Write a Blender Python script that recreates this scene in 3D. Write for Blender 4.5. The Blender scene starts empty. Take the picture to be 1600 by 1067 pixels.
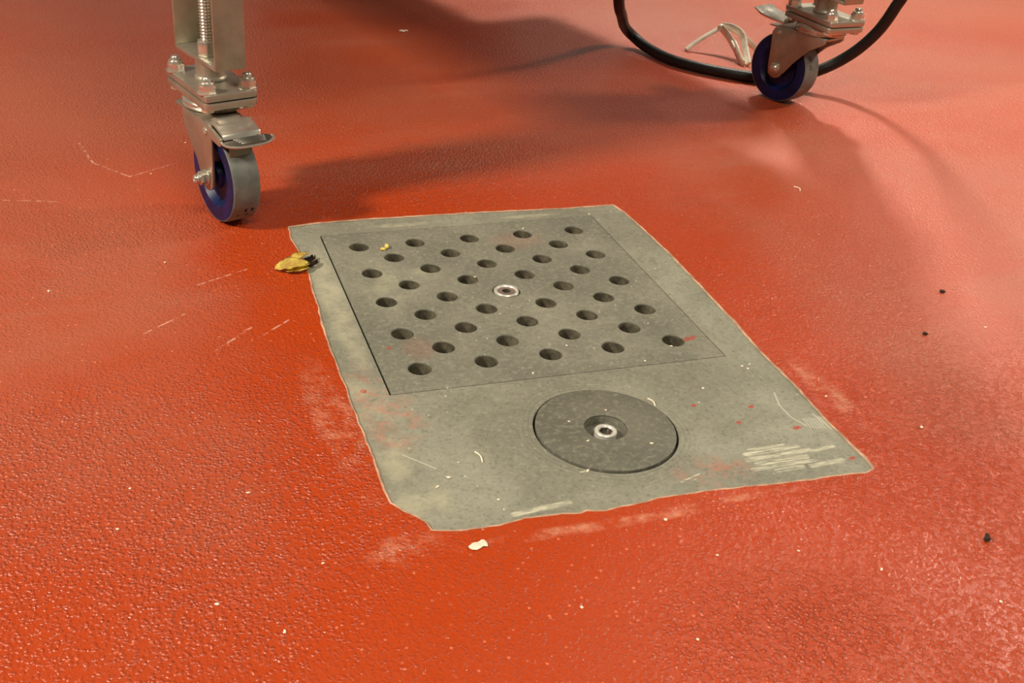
import bpy, bmesh, math, random
from mathutils import Vector, Matrix, noise
sc = bpy.context.scene
C = sc.collection
PI = math.pi
MM = 0.001

# ------------------------------------------------------------------ camera
cam_d = bpy.data.cameras.new('camera'); cam = bpy.data.objects.new('camera', cam_d); C.objects.link(cam)
Rr = ((0.9573277, -0.2842825, 0.0520292), (-0.1003511, -0.4958097, -0.8626137), (0.2710226, 0.8205828, -0.5031804))
right, down, fwd = Vector(Rr[0]), Vector(Rr[1]), Vector(Rr[2])
mw = Matrix((right, -down, -fwd)).transposed().to_4x4()
mw.translation = Vector((-0.345169, -0.897023, 0.497220))
cam.matrix_world = mw
cam_d.sensor_width = 36; cam_d.lens = 1729.55 / 1600 * 36; cam_d.shift_x = 88 / 1600
cam_d.clip_start = 0.02; cam_d.clip_end = 60
cam_d.dof.use_dof = True; cam_d.dof.focus_distance = 1.05; cam_d.dof.aperture_fstop = 60.0
sc.camera = cam

# ------------------------------------------------------------------ light
sc.view_settings.view_transform = 'Standard'; sc.view_settings.look = 'None'
sc.view_settings.exposure = -0.04; sc.view_settings.gamma = 1
w = bpy.data.worlds.new('room_light'); sc.world = w; w.use_nodes = True
wn = w.node_tree.nodes; wl = w.node_tree.links
bg = wn['Background']; bg.inputs['Strength'].default_value = 1.0
def wmath(op, a, b):
    nd = wn.new('ShaderNodeMath'); nd.operation = op
    for i, q in enumerate((a, b)):
        if isinstance(q, float): nd.inputs[i].default_value = q
        else: wl.new(q, nd.inputs[i])
    return nd.outputs[0]
# the room round about: pale walls low down, brightest towards the far right; a dim ceiling above the lamps
tc = wn.new('ShaderNodeTexCoord'); sx = wn.new('ShaderNodeSeparateXYZ'); rp = wn.new('ShaderNodeValToRGB')
wl.new(tc.outputs['Generated'], sx.inputs[0]); wl.new(sx.outputs['Z'], rp.inputs[0])
e = rp.color_ramp.elements
e[0].position = 0.0; e[0].color = (0.42, 0.37, 0.30, 1)
e[1].position = 1.0; e[1].color = (0.07, 0.066, 0.055, 1)
k = e.new(0.30); k.color = (0.40, 0.37, 0.31, 1)
k = e.new(0.62); k.color = (0.08, 0.075, 0.063, 1)
side = wmath('ADD', wmath('ADD', wmath('MULTIPLY', sx.outputs['X'], 0.42), wmath('MULTIPLY', sx.outputs['Y'], 0.22)), 0.62)
vm = wn.new('ShaderNodeVectorMath'); vm.operation = 'SCALE'
wl.new(rp.outputs[0], vm.inputs[0]); wl.new(side, vm.inputs['Scale']); wl.new(vm.outputs[0], bg.inputs['Color'])

def lamp(name, target, az, el, dist, size, sizey, power, col=(1, 0.915, 0.775)):
    """area light: az/el give where it sits as seen from target (mm)"""
    d = bpy.data.lights.new(name, 'AREA'); d.shape = 'RECTANGLE'; d.size = size; d.size_y = sizey
    d.energy = power; d.color = col
    o = bpy.data.objects.new(name, d); C.objects.link(o)
    t = Vector(target) * MM
    v = Vector((math.cos(math.radians(az)) * math.cos(math.radians(el)), math.sin(math.radians(az)) * math.cos(math.radians(el)), math.sin(math.radians(el))))
    o.location = t + v * dist
    o.rotation_euler = (-v).to_track_quat('-Z', 'Y').to_euler()
    return o
lamp('lamp_left', (-250, 260, 0), 195, 42, 3.2, 0.36, 0.36, 112)
lamp('lamp_right', (620, 480, 0), -7, 45, 1.7, 0.18, 0.18, 16)
lamp('lamp_rear', (620, 480, 0), 67, 50, 3.2, 0.24, 0.24, 74)
lamp('fill_front', (200, -200, 0), 262, 62, 3.0, 1.2, 0.6, 46)  # added soft fill from the camera side, no fixture seen
lamp('lamp_far', (-13, -470, 0), 51.6, 43.0, 3.8, 0.18, 0.14, 9)
lamp('lamp_farther', (400, -60, 0), 47.5, 26, 5.0, 0.5, 0.3, 5)

# ------------------------------------------------------------------ material helpers
def mat(name):
    m = bpy.data.materials.new(name); m.use_nodes = True
    return m, m.node_tree, m.node_tree.nodes['Principled BSDF']
def srgb(r, g, b):
    f = lambda c: (c / 255 / 12.92) if c / 255 <= 0.04045 else ((c / 255 + 0.055) / 1.055) ** 2.4
    return (f(r), f(g), f(b), 1)
class NT:
    def __init__(s, nt):
        s.nt = nt; s.co = nt.nodes.new('ShaderNodeTexCoord').outputs['Object']; s._xyz = None
    def n(s, t, **k):
        nd = s.nt.nodes.new(t)
        for a, b in k.items(): setattr(nd, a, b)
        return nd
    def link(s, a, b):
        if isinstance(a, (int, float, tuple)): b.default_value = a
        else: s.nt.links.new(a, b)
    def math(s, op, a, b=0.0, c=0.0, clamp=False):
        nd = s.n('ShaderNodeMath', operation=op, use_clamp=clamp)
        s.link(a, nd.inputs[0]); s.link(b, nd.inputs[1]); s.link(c, nd.inputs[2]); return nd.outputs[0]
    def xyz(s):
        if not s._xyz:
            nd = s.n('ShaderNodeSeparateXYZ'); s.nt.links.new(s.co, nd.inputs[0]); s._xyz = nd.outputs
        return s._xyz
    def noise(s, scale, detail=3, rough=0.55, dist=0, vec=None):
        nd = s.n('ShaderNodeTexNoise'); nd.inputs['Scale'].default_value = scale; nd.inputs['Detail'].default_value = detail
        nd.inputs['Roughness'].default_value = rough; nd.inputs['Distortion'].default_value = dist
        s.nt.links.new(vec or s.co, nd.inputs['Vector']); return nd.outputs['Fac']
    def stretch(s, sx_, sy_, rot=0, sz=1):
        nd = s.n('ShaderNodeMapping'); nd.inputs['Scale'].default_value = (sx_, sy_, sz); nd.inputs['Rotation'].default_value = (0, 0, rot)
        s.nt.links.new(s.co, nd.inputs['Vector']); return nd.outputs[0]
    def ramp(s, f, a, b, lo=0.0, hi=1.0):
        nd = s.n('ShaderNodeMapRange', interpolation_type='SMOOTHSTEP'); s.link(f, nd.inputs[0])
        nd.inputs[1].default_value = a; nd.inputs[2].default_value = b; nd.inputs[3].default_value = lo; nd.inputs[4].default_value = hi
        return nd.outputs[0]
    def mix(s, f, a, b, mode='MIX'):
        nd = s.n('ShaderNodeMix', data_type='RGBA', blend_type=mode)
        s.link(f, nd.inputs[0]); s.link(a, nd.inputs[6]); s.link(b, nd.inputs[7]); return nd.outputs[2]
    def blob(s, x, y, rx, ry, ang=0, soft=1.0):
        """1 at (x,y) mm falling to 0 at the ellipse radii"""
        X, Y = s.xyz()[0], s.xyz()[1]
        c, si = math.cos(math.radians(ang)), math.sin(math.radians(ang))
        dx = s.math('SUBTRACT', X, x * MM); dy = s.math('SUBTRACT', Y, y * MM)
        u = s.math('MULTIPLY_ADD', dx, c / (rx * MM), s.math('MULTIPLY', dy, si / (rx * MM)))
        v = s.math('MULTIPLY_ADD', dx, -si / (ry * MM), s.math('MULTIPLY', dy, c / (ry * MM)))
        r2 = s.math('MULTIPLY_ADD', u, u, s.math('MULTIPLY', v, v))
        return s.ramp(r2, 1.0, 1.0 - soft * 0.999, 0, 1)
    def stroke(s, x0, y0, x1, y1, wd):
        """1 on the segment (mm), 0 at distance wd"""
        X, Y = s.xyz()[0], s.xyz()[1]
        dx, dy = (x1 - x0) * MM, (y1 - y0) * MM; L2 = dx * dx + dy * dy
        px = s.math('SUBTRACT', X, x0 * MM); py = s.math('SUBTRACT', Y, y0 * MM)
        t = s.math('MULTIPLY_ADD', px, dx / L2, s.math('MULTIPLY', py, dy / L2), clamp=True)
        qx = s.math('MULTIPLY_ADD', t, -dx, px); qy = s.math('MULTIPLY_ADD', t, -dy, py)
        d = s.math('SQRT', s.math('MULTIPLY_ADD', qx, qx, s.math('MULTIPLY', qy, qy)))
        return s.ramp(d, wd * MM, wd * MM * 0.25, 0, 1)
    def mx(s, lst):
        r = lst[0]
        for q in lst[1:]: r = s.math('MAXIMUM', r, q)
        return r
    def bump(s, h, strength, dist, prev=None):
        nd = s.n('ShaderNodeBump'); nd.inputs['Strength'].default_value = strength; nd.inputs['Distance'].default_value = dist
        s.nt.links.new(h, nd.inputs['Height'])
        if prev: s.nt.links.new(prev, nd.inputs['Normal'])
        return nd.outputs[0]

# ------------------------------------------------------------------ materials
def floor_material():
    m, nt, b = mat('red_resin'); t = NT(nt)
    base = t.mix(t.noise(3.2, 4, 0.6), (0.43, 0.042, 0.003, 1), (0.51, 0.053, 0.004, 1))
    # film of dust and scuffing over the resin, worn off in a band round the drain
    X, Y = t.xyz()[0], t.xyz()[1]
    ax = t.math('SUBTRACT', t.math('ABSOLUTE', t.math('SUBTRACT', X, 0.004)), 0.19)
    ay = t.math('SUBTRACT', t.math('ABSOLUTE', t.math('ADD', Y, 0.075)), 0.26)
    dd = t.math('MAXIMUM', ax, ay)
    wob = t.math('MULTIPLY_ADD', t.noise(9, 3), 0.14, -0.07)
    near = t.ramp(t.math('ADD', dd, wob), 0.03, 0.16, 0, 1)
    front = t.ramp(t.math('ADD', t.math('MULTIPLY_ADD', X, 0.12, Y), wob), -0.24, -0.40, 0, 1)     # clean in front of the drain
    film = t.ramp(t.noise(2.3, 5, 0.62, 0.6), 0.32, 0.68, 0.25, 1)
    film = t.math('MAXIMUM', film, t.blob(-430, 640, 420, 420))  # extra pale patch at the far left
    film = t.math('MULTIPLY', film, near)
    film = t.math('MULTIPLY', film, t.math('MULTIPLY_ADD', front, -0.8, 1.0))
    smear = t.ramp(t.noise(1.0, 4, 0.6, 0.8, t.stretch(2.2, 11, 0.5)), 0.5, 0.72)
    film = t.math('MULTIPLY_ADD', smear, t.math('MULTIPLY', near, 0.35), film, clamp=True)
    col = t.mix(t.math('MULTIPLY', film, 0.46), base, srgb(172, 112, 88))
    # scuffs and thin pale scratches
    sc_ = t.mx([t.stroke(*q) for q in ((-395, 470, -380, 400, 2.2), (-380, 400, -340, 350, 2.0), (-340, 350, -285, 385, 1.8),
                                        (-560, 400, -500, 310, 1.8), (-500, 310, -420, 290, 1.6), (-285, -60, -250, -25, 1.8), (-250, -48, -215, -18, 1.5),
                                        (-345, -20, -300, 15, 1.3), (-300, 60, -240, 90, 1.5))])
    brk = t.ramp(t.noise(120, 3, 0.7), 0.45, 0.6)
    col = t.mix(t.math('MULTIPLY', t.math('MULTIPLY', sc_, brk), 0.75), col, srgb(232, 172, 150))
    # cement smear trails along the plate's edges
    tr = t.mx([t.blob(-205, -190, 22, 120, 4), t.blob(-190, -345, 34, 20, 15), t.blob(-60, -352, 130, 7, 0), t.blob(60, -346, 70, 5, 0), t.blob(212, -230, 14, 80, 0)])
    trn = t.ramp(t.noise(38, 5, 0.7), 0.42, 0.75)
    col = t.mix(t.math('MULTIPLY', t.math('MULTIPLY', tr, trn), 0.75), col, srgb(226, 160, 128))
    # small pale specks
    vo = t.n('ShaderNodeTexVoronoi'); vo.inputs['Scale'].default_value = 190; t.nt.links.new(t.co, vo.inputs['Vector'])
    sp = t.ramp(vo.outputs['Distance'], 0.26, 0.12)
    rnd = t.n('ShaderNodeSeparateColor'); t.nt.links.new(vo.outputs['Color'], rnd.inputs[0])
    pick = t.math('MULTIPLY', t.ramp(rnd.outputs[0], 0.72, 0.80), t.ramp(rnd.outputs[1], 0.0, 1.0, 0.15, 1.0))
    speck = t.math('MULTIPLY', sp, pick)
    col = t.mix(t.math('MULTIPLY', speck, 0.7), col, srgb(240, 140, 104))
    nt.links.new(col, b.inputs['Base Color'])
    rg = t.math('MULTIPLY_ADD', film, 0.18, 0.24)
    rg = t.math('MULTIPLY_ADD', t.noise(14, 3), 0.08, rg)
    nt.links.new(rg, b.inputs['Roughness'])
    b.inputs['Specular IOR Level'].default_value = 0.55
    # orange-peel texture: beads of aggregate under the resin, coarser in some patches
    vg = t.n('ShaderNodeTexVoronoi', feature='F1'); vg.inputs['Scale'].default_value = 330
    wv = t.n('ShaderNodeVectorMath', operation='MULTIPLY_ADD'); nz = t.n('ShaderNodeTexNoise'); nz.inputs['Scale'].default_value = 170; nz.inputs['Detail'].default_value = 1; nt.links.new(t.co, nz.inputs['Vector'])
    nt.links.new(nz.outputs['Color'], wv.inputs[0]); wv.inputs[1].default_value = (0.004, 0.004, 0.0); nt.links.new(t.co, wv.inputs[2]); nt.links.new(wv.outputs[0], vg.inputs['Vector'])
    bead = t.ramp(vg.outputs['Distance'], 0.75, 0.0)
    fine = t.noise(620, 1, 0.6)
    coarse = t.mx([t.blob(-330, -230, 260, 210, 20), t.blob(270, -330, 230, 170, -20), t.blob(-20, 300, 260, 140, 15), t.blob(20, -470, 120, 60, 0)])
    amp = t.math('MULTIPLY_ADD', coarse, 0.36, t.ramp(t.noise(4.1, 3), 0.35, 0.7, 0.36, 0.66))
    h = t.math('MULTIPLY', t.math('MULTIPLY_ADD', fine, 0.55, t.math('MULTIPLY', bead, 0.75)), amp)
    n1 = t.bump(h, 1.0, 0.0021)
    n2 = t.bump(t.noise(7, 2), 0.25, 0.01, n1)
    nt.links.new(n2, b.inputs['Normal'])
    return m

def plate_material(kind):
    m, nt, b = mat('grey_resin_' + kind); t = NT(nt)
    big = t.noise(9, 5, 0.6, 0.4)
    lo, hi = {'frame': ((128, 126, 110), (154, 151, 132)), 'grate': ((116, 114, 100), (140, 137, 120)), 'cover': ((96, 94, 82), (112, 109, 95))}[kind]
    col = t.mix(t.ramp(big, 0.35, 0.68), srgb(*lo), srgb(*hi))
    col = t.mix(t.ramp(t.noise(190, 4, 0.75), 0.46, 0.72, 0, 0.5), col, srgb(168, 163, 142))
    col = t.mix(t.ramp(t.noise(330, 3, 0.7, 0, None), 0.5, 0.72, 0, 0.5), col, srgb(86, 82, 66))
    col = t.mix(t.ramp(t.noise(34, 5, 0.7, 0.8), 0.48, 0.72, 0, 0.3), col, srgb(104, 100, 82))
    # grit
    vo = t.n('ShaderNodeTexVoronoi'); vo.inputs['Scale'].default_value = 190; t.nt.links.new(t.co, vo.inputs['Vector'])
    rnd = t.n('ShaderNodeSeparateColor'); t.nt.links.new(vo.outputs['Color'], rnd.inputs[0])
    thr = 0.93 if kind != 'frame' else 0.95
    sp = t.math('MULTIPLY', t.ramp(vo.outputs['Distance'], 0.22, 0.1), t.ramp(rnd.outputs[0], thr, thr + 0.02))
    sp = t.math('MULTIPLY', sp, t.ramp(t.noise(11, 2), 0.35, 0.6, 0.3, 1))
    col = t.mix(t.math('MULTIPLY', sp, 0.8), col, srgb(226, 220, 200))
    if kind == 'grate':
        red = t.mx([t.blob(48, 108, 40, 26, 0), t.blob(-112, -90, 20, 25, 0)])
        col = t.mix(t.math('MULTIPLY', red, 0.16), col, srgb(170, 80, 62))
        r2 = t.mx([t.blob(137, -122, 9, 4, 20, 0.5), t.blob(84, -93, 5, 2.5, 0, 0.5), t.blob(-138, -84, 2.5, 2.5, 0, 0.5)])
        col = t.mix(t.math('MULTIPLY', t.math('MULTIPLY', r2, t.ramp(t.noise(300), 0.35, 0.5)), 0.75), col, srgb(176, 62, 46))
        gl = t.mx([t.blob(-118, 40, 26, 90, 0), t.blob(-60, 52, 30, 20, 0)])
        col = t.mix(t.math('MULTIPLY', t.math('MULTIPLY', gl, t.ramp(t.noise(30, 4, 0.6), 0.4, 0.65)), 0.55), col, srgb(174, 168, 140))
    if kind == 'frame':
        # pale cement bloom down the left border, pink where the resin wiped over it
        gl = t.mx([t.blob(-168, 0, 16, 150, 0), t.blob(-176, -200, 18, 110, 3), t.blob(-165, -295, 26, 30, 0), t.blob(-60, 168, 50, 7, 0), t.blob(80, 166, 40, 6, 0)])
        col = t.mix(t.math('MULTIPLY', t.math('MULTIPLY', gl, t.ramp(t.noise(26, 5, 0.65), 0.35, 0.62)), 0.62), col, srgb(190, 182, 152))
        pk = t.mx([t.blob(-170, -175, 24, 80, 4), t.blob(-150, -190, 20, 40, 0), t.blob(60, -312, 40, 24, 0)])
        col = t.mix(t.math('MULTIPLY', t.math('MULTIPLY', pk, t.ramp(t.noise(60, 5, 0.7), 0.42, 0.68)), 0.55), col, srgb(196, 118, 94))
        # rings of wear round the cover
        X, Y = t.xyz()[0], t.xyz()[1]
        dx = t.math('SUBTRACT', X, 0.001); dy = t.math('ADD', Y, 0.242)
        r = t.math('SQRT', t.math('MULTIPLY_ADD', dx, dx, t.math('MULTIPLY', dy, dy)))
        r = t.math('MULTIPLY_ADD', t.noise(12, 3), 0.014, r)
        rings = t.math('MULTIPLY', t.ramp(t.math('SINE', t.math('MULTIPLY', r, 1500)), 0.5, 1.0), t.ramp(r, 0.088, 0.068))
        col = t.mix(t.math('MULTIPLY', rings, 0.30), col, srgb(92, 88, 72))
        st = [t.stroke(*q) for q in STROKES]
        thin = [t.stroke(*q) for q in THIN]
        fib = t.ramp(t.noise(1, 5, 0.75, 0.3, t.stretch(55, 620, -0.06)), 0.36, 0.66)
        col = t.mix(t.math('MULTIPLY', t.math('MULTIPLY', t.mx(st), fib), 0.85), col, srgb(226, 219, 190))
        col = t.mix(t.math('MULTIPLY', t.mx(thin), 0.5), col, srgb(214, 210, 188))
        rd = t.mx([t.blob(x, y, rx, ry, 15, 0.5) for x, y, rx, ry in REDS])
        col = t.mix(t.math('MULTIPLY', t.math('MULTIPLY', rd, t.ramp(t.noise(260), 0.3, 0.45)), 0.85), col, srgb(180, 62, 48))
    if kind == 'cover':
        gl = t.ramp(t.noise(16, 3), 0.4, 0.7, 0, 0.3)
        col = t.mix(gl, col, srgb(128, 124, 108))
    nt.links.new(col, b.inputs['Base Color'])
    b.inputs['Roughness'].default_value = 0.62; b.inputs['Specular IOR Level'].default_value = 0.35
    h = t.math('MULTIPLY_ADD', t.noise(90, 3), 0.6, t.noise(420, 3, 0.6))
    nt.links.new(t.bump(h, 0.35, 0.0006), b.inputs['Normal'])
    return m

def steel(name, col, rough, scr=(40, 700), amt=0.12, metal=0.78):
    m, nt, b = mat(name); t = NT(nt)
    n = t.noise(1, 4, 0.65, 0, t.stretch(scr[0], scr[0], 0, scr[1]))
    sm = t.noise(30, 4, 0.6)
    c = t.mix(t.ramp(sm, 0.3, 0.75), srgb(*col), srgb(*[int(x * 0.86) for x in col]))
    nt.links.new(c, b.inputs['Base Color'])
    b.inputs['Metallic'].default_value = metal
    rg = t.math('MULTIPLY_ADD', n, amt, rough - amt / 2)
    rg = t.math('MULTIPLY_ADD', sm, 0.12, t.math('SUBTRACT', rg, 0.06))
    nt.links.new(rg, b.inputs['Roughness'])
    return m
def simple(name, col, rough, spec=0.5, var=0.15, scale=40, bump=0.0):
    m, nt, b = mat(name); t = NT(nt)
    n = t.noise(scale, 4, 0.6)
    c = t.mix(t.ramp(n, 0.3, 0.7), srgb(*[int(x * (1 - var)) for x in col]), srgb(*[min(255, int(x * (1 + var))) for x in col]))
    nt.links.new(c, b.inputs['Base Color']); b.inputs['Roughness'].default_value = rough; b.inputs['Specular IOR Level'].default_value = spec
    if bump: nt.links.new(t.bump(t.noise(scale * 6, 3), bump, 0.0008), b.inputs['Normal'])
    return m

STROKES = [(96, -297, 142, -296.5, 3.6), (94, -304, 150, -303, 4.0), (99, -311, 142, -310, 4.2), (92, -316, 146, -316, 3.2), (110, -321.5, 132, -321, 3.4), (146, -305, 171, -302, 3.4),
           (102, -292, 132, -292, 2.4), (140, -322, 168, -320.5, 3.6), (30, -318, 48, -312, 1.2), (-40, -290, -22, -288, 1.2), (-22, -288, -12, -290, 1.0), (-105, -326, -62, -322, 4.0)]
THIN = [(166, -222, 160, -240, 1.2), (160, -240, 160, -258, 1.2), (160, -258, 166, -272, 1.2)] + [(169 + 2.4 * i, -262 - 0.5 * i, 168 + 2.4 * i, -276 - 0.5 * i, 0.8) for i in range(6)] + \
       [(181, -258, 184, -280, 1.4), (184, -262, 187, -284, 1.0), (-165, -240, -145, -262, 1.0)]
REDS = [(88, -225, 3, 2), (135, -237, 3.5, 2), (113, -256, 3, 2), (157, -273, 6, 2.4), (177, -320, 4, 2), (-175, -148, 3, 3)]

M_floor = floor_material()
M_frame = plate_material('frame'); M_grate = plate_material('grate'); M_cover = plate_material('cover')
M_steel = steel('brushed_steel', (186, 178, 158), 0.46)
M_plate = steel('satin_steel', (192, 184, 166), 0.38, (60, 60), 0.1)
M_fork = steel('pressed_steel', (190, 180, 160), 0.38, (60, 60), 0.1)
M_bolt = steel('bright_steel', (220, 212, 196), 0.26, (60, 60), 0.06)
M_screw = steel('lightened_screw_steel', (232, 228, 214), 0.30, (60, 60), 0.06, 0.35)  # pale, less metallic steel: bright reflections put into the colour
M_pedal = steel('dark_steel', (128, 122, 110), 0.30, (60, 60), 0.1)
M_blue = simple('blue_plastic', (10, 24, 68), 0.42, 0.35, 0.25, 60)
M_tyre = simple('grey_rubber', (112, 116, 108), 0.6, 0.35, 0.10, 45, 0.15)
M_ink = simple('dark_print', (46, 46, 46), 0.6, 0.3)
M_cable = simple('black_rubber', (24, 23, 22), 0.48, 0.4, 0.2, 60, 0.1)
M_tie = simple('white_plastic', (250, 242, 222), 0.45, 0.5, 0.06, 60)
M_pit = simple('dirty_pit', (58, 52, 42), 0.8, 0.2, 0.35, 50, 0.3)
M_hole_wall = simple('grimy_shaded_hole_wall', (88, 82, 66), 0.75, 0.2, 0.25, 90, 0.3)  # grime, also darkened to deepen the shade inside the holes
M_bead = simple('scraped_resin_edge', (184, 148, 122), 0.65, 0.25, 0.16, 60, 0.3)
M_leaf = simple('dry_yellow', (255, 206, 108), 0.6, 0.3, 0.16, 120, 0.3)
M_leafd = simple('dark_brown', (52, 34, 22), 0.7, 0.3, 0.3, 150)
M_chip = simple('pale_chip', (246, 226, 200), 0.6, 0.3, 0.06, 150)
M_dark = simple('dark_crumb', (48, 36, 22), 0.7, 0.3, 0.3, 150)
M_dark_panel = steel('dark_panel_steel', (90, 86, 80), 0.5)
M_body = steel('machine_steel', (168, 160, 146), 0.38)

# ------------------------------------------------------------------ mesh helpers (all sizes in mm)
def obj(name, bm, m, parent=None, loc=None, rotz=0, bevel=0, smooth=40):
    if bevel:
        bm.normal_update()
        es = [e for e in bm.edges if len(e.link_faces) == 2 and e.calc_face_angle(0) > math.radians(35)]
        bmesh.ops.bevel(bm, geom=es, offset=bevel, segments=2, affect='EDGES', profile=0.5, clamp_overlap=True)
    bmesh.ops.scale(bm, vec=(MM, MM, MM), verts=bm.verts)
    bm.normal_update()
    for f in bm.faces: f.smooth = True
    for e in bm.edges: e.smooth = not (len(e.link_faces) == 2 and e.calc_face_angle(0) > math.radians(smooth))
    me = bpy.data.meshes.new(name); bm.to_mesh(me); bm.free()
    for mm in (m if isinstance(m, (list, tuple)) else [m]): me.materials.append(mm)
    o = bpy.data.objects.new(name, me); C.objects.link(o)
    if parent: o.parent = parent
    if loc: o.location = Vector(loc) * MM
    o.rotation_euler.z = rotz
    return o
def tag(o, label=None, cat=None, group=None, kind=None):
    if label: o['label'] = label
    if cat: o['category'] = cat
    if group: o['group'] = group
    if kind: o['kind'] = kind
    return o
def empty(name, loc, rotz=0):
    o = bpy.data.objects.new(name, None); C.objects.link(o); o.location = Vector(loc) * MM; o.rotation_euler.z = rotz; o.empty_display_size = 0.05; return o
def box(bm, x0, x1, y0, y1, z0, z1):
    v = [bm.verts.new((x, y, z)) for z in (z0, z1) for y in (y0, y1) for x in (x0, x1)]
    for q in ((0, 2, 3, 1), (4, 5, 7, 6), (0, 1, 5, 4), (1, 3, 7, 5), (3, 2, 6, 7), (2, 0, 4, 6)): bm.faces.new([v[i] for i in q])
    return v
def prism(bm, pts, axis, a0, a1):
    """extrude a 2D outline along axis 'x','y' or 'z'"""
    f = {'x': lambda p, a: (a, p[0], p[1]), 'y': lambda p, a: (p[0], a, p[1]), 'z': lambda p, a: (p[0], p[1], a)}[axis]
    A = [bm.verts.new(f(p, a0)) for p in pts]; B = [bm.verts.new(f(p, a1)) for p in pts]
    n = len(pts)
    bm.faces.new(A[::-1]); bm.faces.new(B)
    for i in range(n): bm.faces.new((A[i], A[(i + 1) % n], B[(i + 1) % n], B[i]))
    bmesh.ops.recalc_face_normals(bm, faces=bm.faces)
def lathe(bm, prof, center, axis='z', seg=40, closed=False):
    """prof = [(r, h)...] revolved round axis through center"""
    rings = []
    for r, h in prof:
        ring = []
        if r < 1e-6:
            ring = [bm.verts.new({'z': (0, 0, h), 'x': (h, 0, 0), 'y': (0, h, 0)}[axis])] * seg
        else:
            for k in range(seg):
                a = 2 * PI * k / seg; c, s = r * math.cos(a), r * math.sin(a)
                ring.append(bm.verts.new({'z': (c, s, h), 'x': (h, c, s), 'y': (c, h, s)}[axis]))
        rings.append(ring)
    cnt = len(rings)
    for i in range(cnt if closed else cnt - 1):
        A, B = rings[i], rings[(i + 1) % cnt]
        for k in range(seg):
            q = []
            for v in (A[k], A[(k + 1) % seg], B[(k + 1) % seg], B[k]):
                if v not in q: q.append(v)
            if len(q) > 2: bm.faces.new(q)
    vs = list({v for r in rings for v in r})
    bmesh.ops.translate(bm, vec=center, verts=vs)
    bmesh.ops.recalc_face_normals(bm, faces=bm.faces)
def hexprism(bm, cx, cy, z0, z1, r, axis='z', rot=0.3, dome=0):
    pts = [(cx + r * math.cos(rot + k * PI / 3), cy + r * math.sin(rot + k * PI / 3)) for k in range(6)]
    prism(bm, pts, axis, z0, z1)
def smooth_path(pts, n=10):
    P = [Vector(p) for p in pts]; out = []
    for i in range(len(P) - 1):
        p0, p1, p2, p3 = P[max(i - 1, 0)], P[i], P[i + 1], P[min(i + 2, len(P) - 1)]
        for k in range(n):
            t = k / n
            out.append(0.5 * ((2 * p1) + (p2 - p0) * t + (2 * p0 - 5 * p1 + 4 * p2 - p3) * t * t + (3 * p1 - p0 - 3 * p2 + p3) * t ** 3))
    out.append(P[-1]); return out
def sweep(bm, path, rx, ry=None, seg=12, up=Vector((0, 0, 1))):
    """round (or flat) section swept along a path"""
    ry = ry or rx; rings = []
    n = len(path); prev = None
    for i, p in enumerate(path):
        d = (path[min(i + 1, n - 1)] - path[max(i - 1, 0)]).normalized()
        s = d.cross(up) if prev is None else prev - d * prev.dot(d)
        if s.length < 1e-5: s = d.cross(Vector((1, 0, 0)))
        s.normalize(); prev = s; u = s.cross(d)
        rings.append([bm.verts.new(p + s * rx * math.cos(2 * PI * k / seg) + u * ry * math.sin(2 * PI * k / seg)) for k in range(seg)])
    for A, B in zip(rings[:-1], rings[1:]):
        for k in range(seg): bm.faces.new((A[k], A[(k + 1) % seg], B[(k + 1) % seg], B[k]))
    bm.faces.new(rings[0]); bm.faces.new(rings[-1][::-1])
    bmesh.ops.recalc_face_normals(bm, faces=bm.faces)
def fill_loops(bm, loops, z=0.0):
    es = []; vl = []
    for lp in loops:
        vs = [bm.verts.new((p[0], p[1], z)) for p in lp]; vl.append(vs)
        for i in range(len(vs)): es.append(bm.edges.new((vs[i], vs[(i + 1) % len(vs)])))
    bmesh.ops.triangle_fill(bm, use_beauty=True, use_dissolve=False, edges=es, normal=(0, 0, 1))
    return vl
def wall_down(bm, vs, rings):
    """carry a loop on through rings of (offset-scaled points, z)"""
    prev = vs
    for pts, z in rings:
        cur = [bm.verts.new((p[0], p[1], z)) for p in pts]
        for i in range(len(cur)): bm.faces.new((prev[i], prev[(i + 1) % len(cur)], cur[(i + 1) % len(cur)], cur[i]))
        prev = cur
    return prev
def circ(cx, cy, r, n=28): return [(cx + r * math.cos(2 * PI * k / n), cy + r * math.sin(2 * PI * k / n)) for k in range(n)]
def rect(x0, x1, y0, y1): return [(x0, y0), (x1, y0), (x1, y1), (x0, y1)]

# ------------------------------------------------------------------ floor with the ragged opening for the drain
OUT = [(-182.9, 182.1), (-185.6, 153.3), (-182.5, 112.5), (-181.6, 65.8), (-184.4, 12.5), (-187.9, -59.8), (-187.9, -124.8), (-187.8, -187.8), (-186.9, -240.1), (-187.5, -275.9), (-186.9, -294.9), (-180.1, -305.2), (-172.9, -313.4), (-167.8, -321.7), (-166.9, -330.3), (-156.3, -333.4), (-148.1, -333.9), (-135.8, -334.6), (-119.7, -335.5), (-99.3, -331.6), (-76.7, -333.2), (-57.9, -335.3), (-53.2, -333.4), (-40.4, -337.1), (-16.9, -335.0), (4.8, -332.3), (41.4, -332.1), (82.5, -335.1), (119.7, -337.0), (153.2, -337.2), (175.4, -339.7), (184.8, -336.0), (186.4, -323.6), (186.0, -300.7), (186.2, -268.4), (189.3, -214.2), (189.1, -160.5), (193.3, -93.6), (196.0, -15.4), (198.2, 55.4), (196.8, 117.1), (195.0, 156.5), (190.7, 177.6), (168.4, 177.6), (121.3, 178.3), (38.6, 183.4), (-49.5, 186.1), (-106.7, 187.4), (-149.1, 186.3)]
random.seed(4)
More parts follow.
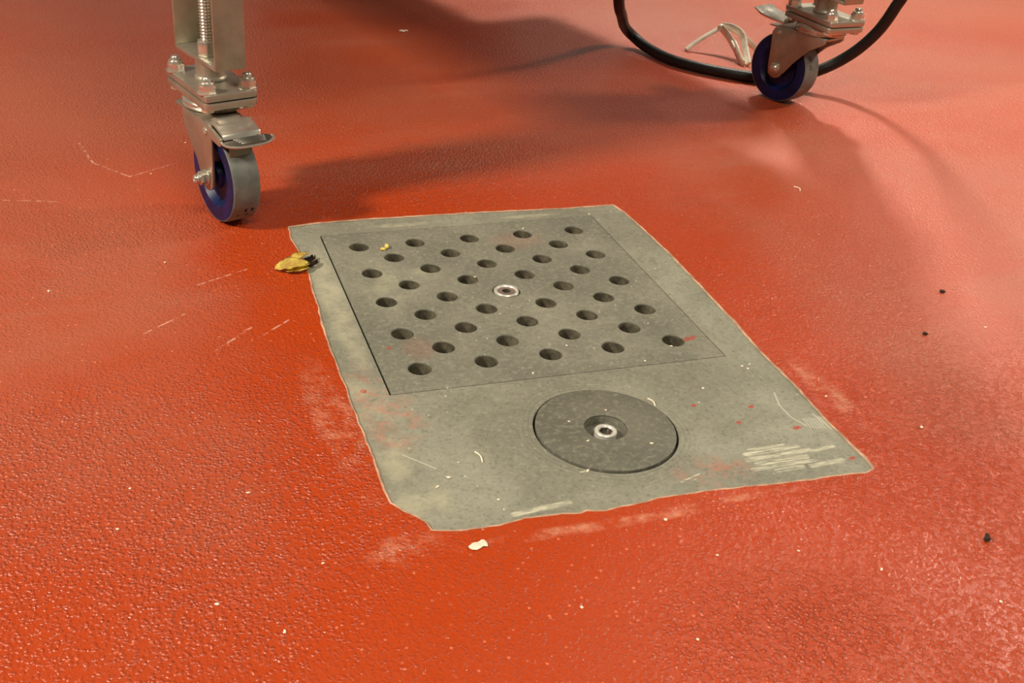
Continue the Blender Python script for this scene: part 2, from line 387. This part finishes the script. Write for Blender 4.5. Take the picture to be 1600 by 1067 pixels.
def rag(pts, step=4.0, amp=0.45):
    out = []
    for i in range(len(pts)):
        a, b = Vector(pts[i]), Vector(pts[(i + 1) % len(pts)]); L = (b - a).length; k = max(1, int(L / step))
        for j in range(k):
            p = a.lerp(b, j / k); nv = noise.noise(Vector((p.x * 0.11, p.y * 0.11, 3.3))) * amp * 1.5 + noise.noise(Vector((p.x * 0.4, p.y * 0.4, 7.1))) * amp
            d = (b - a).normalized(); out.append((p.x - d.y * nv, p.y + d.x * nv))
    return out
EDGE = rag(OUT)
def grow(pts, d):
    n = len(pts); out = []
    for i in range(n):
        a, b = Vector(pts[i - 2]), Vector(pts[(i + 2) % n]); t = (b - a).normalized()
        out.append((pts[i][0] - t.y * -d * -1, pts[i][1] + t.x * -d))
    return out
def area(p): return sum(p[i][0] * p[(i + 1) % len(p)][1] - p[(i + 1) % len(p)][0] * p[i][1] for i in range(len(p))) / 2
SGN = 1 if area(EDGE) > 0 else -1
def offset(pts, d):
    """d > 0 grows the outline"""
    n = len(pts); out = []
    for i in range(n):
        a, b = Vector(pts[i - 2]), Vector(pts[(i + 2) % n]); t = (b - a).normalized()
        out.append((pts[i][0] + t.y * d * SGN, pts[i][1] - t.x * d * SGN))
    return out
bm = bmesh.new()
L = fill_loops(bm, [rect(-4000, 5000, -3500, 6000), EDGE], 0)
bmesh.ops.recalc_face_normals(bm, faces=bm.faces)
if sum(f.normal.z for f in bm.faces) < 0: bmesh.ops.reverse_faces(bm, faces=bm.faces)
wall_down(bm, L[1], [(EDGE, -2.0)])
floor = tag(obj('floor', bm, M_floor, smooth=60), 'red-orange textured resin floor', None, None, 'structure')
# rim of scraped coating round the opening
bm = bmesh.new()
def var(i, a, b, s): return a + (b - a) * (0.5 + 0.5 * noise.noise(Vector((i * s, 2.2, 0.7))))
wd = [var(i, 0.3, 2.6, 0.21) for i in range(len(EDGE))]
inner = offset(EDGE, -0.7); outer = [offset(EDGE, q)[i] for i, q in enumerate(wd)]; mid = [((a[0] + b[0]) / 2, (a[1] + b[1]) / 2) for a, b in zip(inner, outer)]
vi = [bm.verts.new((p[0], p[1], -0.6)) for p in inner]
vj = wall_down(bm, vi, [([(p[0], p[1]) for p in mid], 0.55), (outer, 0.06)])
bmesh.ops.recalc_face_normals(bm, faces=bm.faces)
if sum(f.normal.z for f in bm.faces) < 0: bmesh.ops.reverse_faces(bm, faces=bm.faces)
tag(obj('coating_edge', bm, M_bead, floor), 'pale scraped rim of the red coating')

# ------------------------------------------------------------------ drain: frame, grate, round cover
CX, CY, CR = 1.0, -242.0, 56.5
G0, G1, GY0, GY1 = -153.5, 153.5, -157.5, 154.5
bm = bmesh.new()
fo = offset(EDGE, 3)
hole_g = rect(G0 - 1.8, G1 + 1.2, GY0 - 0.7, GY1 + 0.5); hole_c = circ(CX, CY, CR + 1.6, 72)
L = fill_loops(bm, [fo, hole_g, hole_c], -0.9)
wall_down(bm, L[0], [(fo, -45)])
wall_down(bm, L[1], [(hole_g, -26), (rect(G0 + 14, G1 - 14, GY0 + 14, GY1 - 14), -26), (rect(G0 + 14, G1 - 14, GY0 + 14, GY1 - 14), -70)])
wall_down(bm, L[2], [(hole_c, -14), (circ(CX, CY, 40, 72), -14)])
bmesh.ops.recalc_face_normals(bm, faces=bm.faces)
if max(bm.faces, key=lambda f: f.calc_area() * abs(f.normal.z)).normal.z < 0: bmesh.ops.reverse_faces(bm, faces=bm.faces)
frame = tag(obj('drain_surround', bm, M_frame), 'weathered grey rectangular drain surround set into the red floor', 'drain surround')
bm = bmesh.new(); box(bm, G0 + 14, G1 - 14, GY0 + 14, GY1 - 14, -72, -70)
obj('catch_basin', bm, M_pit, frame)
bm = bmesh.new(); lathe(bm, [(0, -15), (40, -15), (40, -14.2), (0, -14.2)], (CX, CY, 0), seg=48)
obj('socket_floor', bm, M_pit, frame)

PU, PV, HR = 60.0, 30.55, 10.2
bm = bmesh.new()
g_out = rect(G0, G1, GY0, GY1)
holes = []
for r in range(9):
    n = 5 if r % 2 == 0 else 4
    for c in range(n):
        x = (c * 2 - (n - 1)) * PU / 2; y = (4 - r) * PV
        if r == 4 and c == 2: continue
        holes.append((x, y))
loops = [g_out] + [circ(x, y, HR + 0.9) for x, y in holes] + [circ(0, 0, 14.6, 36)]
L = fill_loops(bm, loops, -0.9)
wall_down(bm, L[0], [(g_out, -25)])
for (x, y), vs in zip(holes, L[1:-1]):
    vv = wall_down(bm, vs, [(circ(x, y, HR + 0.25), -1.3), (circ(x, y, HR), -2.4)])
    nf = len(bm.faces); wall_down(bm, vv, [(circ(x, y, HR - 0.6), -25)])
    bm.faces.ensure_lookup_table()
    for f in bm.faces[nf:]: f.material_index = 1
wall_down(bm, L[-1], [(circ(0, 0, 13.9, 36), -1.6), (circ(0, 0, 13.6, 36), -5), (circ(0, 0, 2, 36), -5)])
bmesh.ops.recalc_face_normals(bm, faces=bm.faces)
if max(bm.faces, key=lambda f: f.calc_area() * abs(f.normal.z)).normal.z < 0: bmesh.ops.reverse_faces(bm, faces=bm.faces)
grate = tag(obj('drain_grate', bm, [M_grate, M_hole_wall], smooth=30), 'square grey drain grate with round holes and a central bolt', 'drain grate')
def socket_bolt(name, parent, x, y, ztop, r_out, r_in, zbot, hexr, rim=1.0):
    bm = bmesh.new()
    lathe(bm, [(r_out, zbot), (r_out, ztop - rim * 0.5), (r_out - rim * 0.5, ztop), (r_in, ztop), (r_in - 0.8, ztop - 0.9)], (x, y, 0), seg=40)
    outer = circ(x, y, r_in - 0.8, 36); hx = []
    for k in range(36):
        a = 2 * PI * k / 36; q = (a + 0.2) % (PI / 3) - PI / 6; rr = hexr * math.cos(PI / 6) / math.cos(q); hx.append((x + rr * math.cos(a), y + rr * math.sin(a)))
    vo = [bm.verts.new((p[0], p[1], ztop - 0.9)) for p in outer]
    nf = len(bm.faces); last = wall_down(bm, vo, [(hx, ztop - 0.9)]); bm.faces.ensure_lookup_table()
    for f in bm.faces[nf:]: f.material_index = 1
    bmesh.ops.recalc_face_normals(bm, faces=bm.faces)
    o = obj(name, bm, [M_screw, M_bolt], parent)
    tag(o, 'shiny steel socket bolt')
    bm = bmesh.new()
    vo = [bm.verts.new((p[0], p[1], ztop - 0.95)) for p in hx]
    last = wall_down(bm, vo, [(hx, ztop - 3.6)]); bm.faces.new(last)
    bmesh.ops.recalc_face_normals(bm, faces=bm.faces)
    obj('hex_socket', bm, M_pedal, o)
    return o
socket_bolt('bolt', grate, 0, 0, -0.4, 12.2, 9.8, -5, 4.6, 1.4)

bm = bmesh.new()
lathe(bm, [(17.2, 1.0), (16.8, 0.4), (16.6, -6.5), (0, -6.5)], (CX, CY, 0), seg=48)
lathe(bm, [(17.2, 1.0), (CR - 1.4, 1.0), (CR - 0.4, 0.5), (CR - 0.2, -0.4), (CR - 0.4, -13.8)], (CX, CY, 0), seg=96)
bmesh.ops.remove_doubles(bm, verts=bm.verts, dist=0.01)
bmesh.ops.recalc_face_normals(bm, faces=bm.faces)
if max(bm.faces, key=lambda f: f.calc_area() * abs(f.normal.z)).normal.z < 0: bmesh.ops.reverse_faces(bm, faces=bm.faces)
cover = tag(obj('inspection_cover', bm, M_cover, smooth=35), 'round dark grey inspection cover with a recessed bolt, in front of the grate', 'inspection cover')
socket_bolt('bolt', cover, CX, CY - 1, -0.8, 9.0, 6.6, -6.5, 5.4, 1.0)

# ------------------------------------------------------------------ wheeled steel machine
THL = math.radians(17); THR = math.radians(4)
AL = Vector((-248.5, 264.0, 0)); AR = Vector((626.0, 470.0, 0))
mach = empty('wheeled_machine', (AL.x, AL.y, 0), 0)
tag(mach, 'stainless steel machine standing on blue-hubbed swivel castors, only its legs in view', 'machine')
def rel(v): return (v[0] - AL.x, v[1] - AL.y, v[2] if len(v) > 2 else 0)
def place(o, A, th):
    o.location = Vector(rel(A)) * MM; o.rotation_euler.z = th; return o

def nut(bm, x, y, z, s=1.0):
    lathe(bm, [(0, z), (9.6 * s, z), (9.6 * s, z + 1.2), (0, z + 1.2)], (x, y, 0), seg=24)
    hexprism(bm, x, y, z + 1.2, z + 7 * s, 8.0 * s, rot=0.4)
    lathe(bm, [(7.0 * s, z + 7 * s), (7.0 * s, z + 8.6 * s), (6.2 * s, z + 10 * s), (4.6 * s, z + 10.4 * s), (4.4 * s, z + 12.5 * s), (3.4 * s, z + 14 * s), (0, z + 14.4 * s)], (x, y, 0), seg=20)

def caster(A, th_plate, th_leg, yaw, nutside, locked, fdx, rdx):
    AF = A + Vector((math.cos(yaw), math.sin(yaw), 0)) * fdx
    # --- mounting: foot plate of the leg and top plate of the caster, bolted together
    bm = bmesh.new()
    def rrect(hx, hy, r):
        p = []
        for sx_, sy_, a0 in ((1, 1, 0), (-1, 1, 90), (-1, -1, 180), (1, -1, 270)):
            for k in range(5):
                a = math.radians(a0 + k * 22.5); p.append((sx_ * (hx - r) + r * math.cos(a), sy_ * (hy - r) + r * math.sin(a)))
        return p
    prism(bm, rrect(29, 54, 4), 'z', 131, 138)
    fp = place(obj('foot_plate', bm, M_plate, mach, bevel=0.7), A, th_plate)
    bm = bmesh.new(); prism(bm, rrect(30, 55, 9), 'z', 122.5, 129.6)
    prism(bm, rrect(26, 48, 4), 'z', 129.4, 131.2)
    obj('castor_top_plate', bm, M_fork, fp, bevel=1.6)
    for sx_ in (-1, 1):
        for sy_ in (-1, 1):
            bm = bmesh.new(); nut(bm, sx_ * 22, sy_ * 42, 138, 1.12)
            lathe(bm, [(0, 117.8), (6.6, 117.8), (7.2, 118.4), (7.2, 122.6), (0, 122.6)], (sx_ * 22, sy_ * 42, 0), seg=6)
            obj('bolt', bm, M_bolt, fp, bevel=0)
    # --- leg: open channel with an adjusting spindle inside
    bm = bmesh.new()
    lathe(bm, [(15.5, 138), (16.8, 138.6), (16.8, 141), (15.2, 143), (15.2, 161)], (0, 0, 0), seg=36)
    x0, x1, y0, y1, zb, zt, th = -17, 17, -50, 50, 160, 404, 3.5
    prism(bm, [(x0, y0), (x1, y0), (x1, y1), (x0, y1), (x0, y1 - th), (x1 - th, y1 - th), (x1 - th, y0 + th), (x0, y0 + th)], 'z', zb, zt)
    leg = place(obj('leg', bm, M_steel, mach, bevel=1.0), A, th_leg)
    bm = bmesh.new(); box(bm, x0, x1 - th, y0 + th, y1 - th, zb, zb + 4.5)
    obj('leg_base_plate', bm, M_plate, leg, bevel=0.8)
    bm = bmesh.new(); hexprism(bm, -4, -4, 164.5, 180, 11, rot=0.1)
    obj('spindle_nut', bm, M_bolt, leg, bevel=1.0)
    bm = bmesh.new(); prof = []; z = 179.5
    while z < 400: prof += [(5.2, z), (6.8, z + 1.2), (6.8, z + 1.7), (5.2, z + 2.9)]; z += 3.2
    lathe(bm, [(0, 179.5)] + prof + [(0, z)], (-4, -4, 0), seg=20)
    obj('threaded_spindle', bm, M_bolt, leg, smooth=75)
    # --- fork (wheel trails towards local -y)
    T = 45.0
    bm = bmesh.new()
    arc = [(-T + 14.5 * math.cos(a), 50 + 14.5 * math.sin(a)) for a in [math.radians(d) for d in range(200, 361, 20)]]
    side = [(-60, 96)] + [(-58.5, 52)] + arc[1:-1] + [(-29.5, 48), (-22, 62), (-6, 78), (4, 88), (8, 96), (8, 103), (8, 108.5), (4, 110.4), (-40, 110.4), (-64, 107), (-82, 102.5), (-82, 95), (-78, 94)]
    if not locked:
        side = [(-62, 100), (-60, 80), (-58.5, 52)] + arc[1:-1] + [(-29.5, 46), (-18, 62), (-2, 80), (6, 88), (16, 94), (26, 100), (30, 104), (30, 108), (24, 110.4), (-42, 110.4), (-58, 107)]
    for s in (-1, 1): prism(bm, side, 'x', s * 18.5, s * 22)
    prism(bm, rrect(20, 44, 3), 'z', 106.5, 110.2); 
    cr = [v for v in bm.verts[-40:]]
    for v in cr: v.co.y -= 12
    fork = place(obj('fork', bm, M_fork, mach, bevel=0.9), AF, yaw)
    bm = bmesh.new()
    lathe(bm, [(0, 110.6), (33.5, 110.6), (35.6, 112), (36, 113.5), (35, 114.6), (35.4, 116), (36, 118), (34.5, 120.5), (31, 122.4), (0, 122.4)], (rdx, 0, 0), seg=48)
    obj('swivel_ring', bm, M_bolt, fork)
    # axle bolt and nut
    for s in (-1, 1):
        bm = bmesh.new()
        lathe(bm, [(0, s * 22), (8.5, s * 22), (8.5, s * 24.0), (0, s * 24.0)], (0, -T, 50), axis='x', seg=28)
        big = s == nutside
        pts = [(-T + 7.6 * math.cos(k * PI / 3 + 0.3), 50 + 7.6 * math.sin(k * PI / 3 + 0.3)) for k in range(6)]
        if big: prism(bm, pts, 'x', s * 24, s * 31)
        if big: lathe(bm, [(0, s * 31), (5.2, s * 31), (4.6, s * 35), (3.8, s * 36.5), (2.6, s * 36.5), (2.4, s * 34.5), (0, s * 34.5)], (0, -T, 50), axis='x', seg=20)
        else: lathe(bm, [(0, s * 24), (6.4, s * 24), (6.4, s * 26.5), (5, s * 28.2), (0, s * 28.6)], (0, -T, 50), axis='x', seg=24)
        obj('axle_nut' if big else 'axle_bolt', bm, M_bolt, fork, bevel=0.5)
    for s in (-1, 1):
        bm = bmesh.new()
        lathe(bm, [(0, s * 21), (4, s * 21), (4, s * 23.2), (2.6, s * 24.2), (0, s * 24.4)], (0, -48 if locked else -50, 101), axis='x', seg=16)
        obj('brake_pin', bm, M_bolt, fork)
    # brake: bracket strap and foot pedal
    bm = bmesh.new()
    if locked:
        prism(bm, [(-58, 108), (-50, 110.8), (-60, 112.5), (-79, 105.5), (-82, 100.5), (-79, 99.5), (-76, 103)], 'x', -17.5, 24)
        prism(bm, [(-42, 110.4), (-48, 114), (-58, 114.4), (-68, 108.6), (-62, 107)], 'x', -13, 13)
        obj('brake_bracket', bm, M_bolt, fork, bevel=0.7)
        bm = bmesh.new()
        rows = []
        outline = [(-19, -76), (-21, -84), (-20, -92), (-15, -98.5), (-6, -101), (12, -101), (20, -100), (28, -96.5), (33.5, -90), (34, -84), (31, -79), (26, -76)]
        vs = prism(bm, outline, 'z', 96.5, 99.5)
        for k in range(4):
            y = -81 - 4.2 * k
            prism(bm, [(y, 99.2), (y - 2.6, 99.2), (y - 1.3, 101)], 'x', -8 + k, 27 - k * 1.5)
        p = obj('brake_pedal', bm, M_pedal, fork, bevel=0.8)
        bm = bmesh.new()
        # bright upturned rim of the pedal
        rim = smooth_path([(-18, -75, 99), (-20.8, -84, 99), (-19.8, -92, 98.6), (-14.8, -98.3, 98.4), (-6, -101, 98.2), (10, -101.3, 98.2), (20, -100.2, 98.4), (28, -96.7, 98.8), (33.8, -90, 99.2), (34.2, -84, 99.4)], 5)
        sweep(bm, rim, 1.3, seg=8)
        obj('pedal_rim', bm, M_bolt, p)
        bm = bmesh.new()
        prism(bm, [(-80, 97), (-84, 96.5), (-83, 80), (-78, 79), (-77, 82), (-79.5, 84)], 'x', -12, 11)
        obj('brake_shoe', bm, M_pedal, fork, bevel=0.7)
    else:
        prism(bm, [(-46, 113), (-62, 114.5), (-76, 115.5), (-90, 118), (-102, 124), (-103.5, 126.5), (-90, 121.5), (-76, 119), (-62, 118), (-46, 117.5)], 'x', -19, 21)
        prism(bm, [(-56, 106), (-80, 105), (-80, 103.5), (-56, 103)], 'x', -8, 8)
        obj('brake_pedal', bm, M_bolt, fork, bevel=0.7)
    # --- wheel
    bm = bmesh.new()
    prof = [(0, -15), (7, -15), (12, -14.2), (13, -12), (14, -9), (17, -7.6), (27, -8.2), (31, -12), (33.5, -14.8), (46.5, -15.4), (48.0, -15.0), (47.2, -13.6), (46.4, -10),
            (46.4, 10), (47.2, 13.6), (48.0, 15.0), (46.5, 15.4), (33.5, 14.8), (31, 12), (27, 8.2), (17, 7.6), (14, 9), (13, 12), (12, 14.2), (7, 15), (0, 15)]
    lathe(bm, prof, (0, -T, 50), axis='x', seg=64)
    wh = place(obj('wheel', bm, M_blue, mach), AF, yaw)
    bm = bmesh.new()
    lathe(bm, [(46.6, -13.7), (48.3, -15.1), (49.0, -14.7), (49.7, -12.8), (50, -9), (50, 9), (49.7, 12.8), (49.0, 14.7), (48.3, 15.1), (46.6, 13.7)], (0, -T, 50), axis='x', seg=72, closed=True)
    ty = obj('tyre', bm, M_tyre, wh, smooth=60)
    bm = bmesh.new()
    # printed marks on the tread: (angle from the top towards local +y, centre x, half width, half length in degrees)
    for deg, xx, hw, hd in (((-62, 5, 2.6, 3.6), (-77, 5, 2.6, 3.6), (-33, 5, 3.4, 2.2)) if not locked else ((122, 4, 5.0, 3.0), (131, -2, 7.0, 1.4))):
        deg = -deg
        for sgn in (-1, 1):
            prev = None
            for k in range(4):
                a = math.radians(deg + (k - 1.5) / 1.5 * hd); cut = 0.45 * hw * (k in (1, 2))
                y, z = -T + 50.06 * math.sin(a), 50 + 50.06 * math.cos(a)
                cur = (bm.verts.new((xx + sgn * hw, y, z)), bm.verts.new((xx + sgn * (0.1 * hw + cut), y, z)))
                if prev: bm.faces.new((prev[0], prev[1], cur[1], cur[0]))
                prev = cur
    bmesh.ops.solidify(bm, geom=bm.faces[:], thickness=0.15)
    obj('printed_mark', bm, M_ink, ty)
caster(AL, THL, math.radians(19), math.radians(19), -1, True, -9, 14)
caster(AR, THR, math.radians(10), math.radians(200), -1, False, 6, -6)

# unseen machine above the legs: invented boxes shaped to throw the shade under it
ex = (AR - AL).normalized(); thb = math.atan2(ex.y, ex.x); span = (AR - AL).length
bm = bmesh.new()
box(bm, -30, span + 30, -40, 40, 405, 470)

obj('machine_frame', bm, M_steel, mach, bevel=2).rotation_euler.z = thb
bm = bmesh.new(); box(bm, 480, 1000, 950, 1140, 25, 399)  # added dark panel, unseen, giving the floor a dark reflection
obj('added_dark_panel', bm, M_dark_panel, mach, bevel=3).rotation_euler.z = thb
bm = bmesh.new(); box(bm, -30, span + 20, 41, 1150, 400, 1600); box(bm, -30, span + 20, -30, 41, 471, 1600); box(bm, span + 20.5, span + 150, 260, 760, 400, 500)  # last box added to block the rear lamp on the right
obj('machine_shade_body', bm, M_body, mach, bevel=8).rotation_euler.z = thb

# ------------------------------------------------------------------ cable
CAB = [(300, 720, 640), (352, 770, 420), (388, 830, 260), (416, 890, 150)]
CAB = [(300, 470, 1000), (318, 520, 420), (352, 590, 220), (402.7, 675.3, 110.0), (438.0, 732, 72.0), (474, 790, 38.0), (497.6, 800, 18.0), (506, 759.9, 10.0), (516, 697, 9.0), (541.6, 650.2, 9.0), (577.6, 611.8, 9.0), (611.1, 588, 9.0), (650.0, 562, 14.0), (682.4, 541, 30.0), (712.5, 530.4, 48.0), (732, 514, 73.0), (746, 498, 104.0), (753, 484, 140.0), (757, 476, 170), (762, 472, 260), (752, 480, 420), (700, 500, 1000)]
bm = bmesh.new(); sweep(bm, smooth_path(CAB, 8), 8.6, seg=20)
tag(obj('cable', bm, M_cable), 'thick black rubber cable hanging in a loop to the floor behind the far wheel', 'cable')

# ------------------------------------------------------------------ white cable tie on the floor
tie = empty('cable_tie', (638, 700, 0))
tag(tie, 'white plastic cable tie, bent and knotted, lying behind the black cable', 'cable tie')
def strap(name, pts, wd, th_, up=Vector((0, 0, 1))):
    bm = bmesh.new(); sweep(bm, smooth_path([(p[0] - 638, p[1] - 700, p[2]) for p in pts], 8), wd * 1.45, th_ * 1.7, seg=10, up=up)
    return obj(name, bm, M_tie, tie)
strap('strap', [(582.5, 769, 2.5), (600, 768, 16), (622, 764, 31), (637, 760, 40), (641, 758, 41)], 4.2, 1.6)
strap('strap', [(637, 759, 40), (641, 742, 32), (644, 722, 21), (641, 700, 12), (638.5, 677, 3)], 5.0, 1.8, Vector((1, 0, 0)))
strap('strap', [(638, 762, 42), (650, 748, 43), (660, 730, 36), (656, 708, 22), (646, 672, 3)], 4.6, 1.6, Vector((1, 0, 0)))
strap('strap', [(657, 732, 37), (668, 718, 27), (678, 706, 17), (690, 696, 4)], 4.2, 1.5, Vector((1, 0, 0)))
bm = bmesh.new(); box(bm, -5.5, 5.5, -8, 8, -4, 4)
h = obj('tie_head', bm, M_tie, tie, bevel=1.5); h.location = Vector((643.5 - 638, 721 - 700, 21)) * MM; h.rotation_euler = (0.55, 0.1, 0.1)
bm = bmesh.new(); bmesh.ops.create_icosphere(bm, subdivisions=2, radius=6.5); bmesh.ops.scale(bm, vec=(1.2, 0.9, 0.8), verts=bm.verts)
obj('knot', bm, M_tie, tie, smooth=180).location = Vector((0, 60, 41.5)) * MM

# ------------------------------------------------------------------ litter
def lump(bm, c, r, seed, amp=0.35, sub=2):
    n0 = len(bm.verts)
    res = bmesh.ops.create_icosphere(bm, subdivisions=sub, radius=1)
    for v in res['verts']:
        d = 1 + amp * noise.noise(v.co * 1.9 + Vector((seed * 3.7, 0, 0))) + amp * 0.5 * noise.noise(v.co * 4.3 + Vector((0, seed * 2.1, 0)))
        v.co = Vector((v.co.x * r[0] * d + c[0], v.co.y * r[1] * d + c[1], max(v.co.z * r[2] * d + c[2], 0.05 + c[2] - r[2])))
leaf = empty('dried_leaf', (-193, 85, 0), math.radians(10))
tag(leaf, 'crumpled yellow dried leaf scrap lying on the left edge of the drain surround', 'leaf')
def blade(pts, wid, seed, m=M_leaf, name='leaf_blade'):
    """crumpled ribbon along pts"""
    bm = bmesh.new(); P = smooth_path(pts, 6); n = len(P); rows = []
    for i, p in enumerate(P):
        d = (P[min(i + 1, n - 1)] - P[max(i - 1, 0)]).normalized(); s = d.cross(Vector((0, 0, 1))).normalized()
        f = math.sin(PI * min(max((i + 0.6) / n, 0), 1)) ** 0.6
        row = []
        for k in range(9):
            q = (k / 4 - 1)
            jag = 1 + 0.3 * noise.noise(Vector((i * 0.5, q * 2, seed)))
            z = 2.2 * abs(q) ** 1.5 + 1.8 * noise.noise(Vector((i * 0.45, q * 2.5, seed + 9)))
            v = p + s * q * wid * f * jag + Vector((0, 0, z)); v.z = max(v.z, 0.3); row.append(bm.verts.new(v))
        rows.append(row)
    for A, B in zip(rows[:-1], rows[1:]):
        for k in range(8): bm.faces.new((A[k], A[k + 1], B[k + 1], B[k]))
    r = bmesh.ops.solidify(bm, geom=bm.faces[:], thickness=0.6)
    return obj(name, bm, m, leaf, smooth=70)
blade([(-20, 2, 1.2), (-10, -1, 4.0), (2, -3, 5.0), (14, -2, 2.5)], 12, 1.0)
blade([(-12, -8, 1), (0, -10, 2.5), (12, -8, 1.5)], 7, 4.0)
blade([(-6, 8, 2), (8, 12, 5), (20, 20, 2.5)], 6, 7.0)
blade([(8, 2, 1.2), (18, 6, 1.8), (25, 14, 0.8)], 4, 3.0, M_leafd, 'dark_tip')
blade([(8, -6, 1.2), (17, -5, 1.8), (25, 2, 0.8)], 3, 5.0, M_leafd, 'dark_tip')

def litter(name, x, y, z, parts, m, label, cat, group=None, rot=0):
    bm = bmesh.new()
    for i, (c, r) in enumerate(parts): lump(bm, c, r, x * 0.01 + i, 0.45)
    o = obj(name, bm, m, None, (x, y, z), rot, smooth=50)
    return tag(o, label, cat, group)
litter('leaf_crumb', -94.1, 111.7, -0.9, [((-3.5, -2, 1.6), (3, 2.2, 1.6)), ((1.5, 2.2, 2.2), (2.2, 4, 2.2))], M_leaf, 'small brown-yellow leaf crumb on the drain grate', 'crumb')
litter('paint_flake', -141.4, -353.9, 0, [((-1.5, 0, 0.8), (4.8, 3.6, 0.8)), ((4, 1.4, 0.8), (3.6, 3.6, 0.8))], M_chip, 'white flake lying on the red floor just in front of the drain surround', 'flake')
litter('paper_scrap', 133.8, 935.3, 0, [((-3, 0, 1.2), (5, 6, 1.2)), ((4, 2, 1), (4, 4, 1))], M_chip, 'pale scrap on the dark floor beneath the machine', 'scrap')
litter('dark_crumb', 437.6, -90.1, 0, [((0, 0, 1.6), (2.8, 2.2, 1.6))], M_dark, 'dark crumb on the floor right of the drain, the farther of two', 'crumb')
litter('dark_crumb', 362.5, -162.4, 0, [((0, 0, 1.4), (2.4, 2, 1.4))], M_dark, 'dark crumb on the floor right of the drain, the nearer of two', 'crumb')
litter('dried_bud', 213.4, -430.1, 0, [((0, 0, 2), (2.2, 2.2, 2)), ((1.6, 2, 3), (1.2, 2, 1.6))], M_dark, 'dark dried bud alone on the floor at the lower right', 'bud')
def straw(x0, y0, x1, y1, z, label, bend=1.6, r=0.6):
    mx_, my_ = (x0 + x1) / 2, (y0 + y1) / 2; d = Vector((x1 - x0, y1 - y0, 0)).normalized(); s = Vector((-d.y, d.x, 0)) * bend
    bm = bmesh.new(); P = smooth_path([(x0 - mx_, y0 - my_, r), (s.x, s.y, r + 0.5), (x1 - mx_, y1 - my_, r)], 6); sweep(bm, P, r, seg=6)
    tag(obj('straw_bit', bm, M_chip, None, (mx_, my_, z)), label, 'straw')
straw(-110.3, -248.7, -108.8, -263.2, -0.9, 'pale straw bit on the drain surround left of the round cover')
straw(53.8, -208, 55.1, -220.1, -0.9, 'pale straw bit at the far right rim of the round cover')
straw(437.3, 191.4, 437.4, 177.1, 0, 'pale curled fibre on the red floor right of the drain', 3.5)
random.seed(11)
def fleck(x, y, z, s, label, group):
    bm = bmesh.new(); lump(bm, (0, 0, s * 0.25), (s * random.uniform(0.5, 1.0), s * random.uniform(0.4, 0.65), s * 0.25), x * 0.013 + y * 0.07, 0.5)
    tag(obj('grit_fleck', bm, M_chip, None, (x, y, z), random.uniform(0, PI), smooth=50), label, 'fleck', group)
for x, y in ((113, -132), (19, -112), (78, -151), (65, 135), (-22, 33), (-27, -150)):
    fleck(x, y, -0.9, 1.9, 'tiny pale grit fleck on the square grate', 'grit flecks on the grate')
for x, y in ((160, -177), (163, -182), (168, -176), (153, 158.5), (108, -203), (-34, -290), (-139, -275), (-150, -284), (-111, -308)):
    fleck(x, y, -0.9, 2.0, 'tiny pale grit fleck on the grey drain surround', 'grit flecks on the surround')
for x, y in ((-25, -228), (28, -270), (11, -219), (-20, -256)):
    fleck(x, y, 1.0, 1.6, 'tiny pale grit fleck on the round cover', 'grit flecks on the cover')
for x, y in ((-2, -357), (16, -400), (120, -439), (74, -409), (-34, -468), (-94, -425), (-280, -402), (-246, -347), (-317, -369), (-364, -239), (-284, -262), (-374, -282), (-269, 451), (-316, 354), (-316, 119), (-424, 78), (206, -238), (259, -296), (432, -162), (180, -485)):
    fleck(x, y, 0, 1.9, 'tiny pale grit fleck on the red floor', 'grit flecks on the floor')
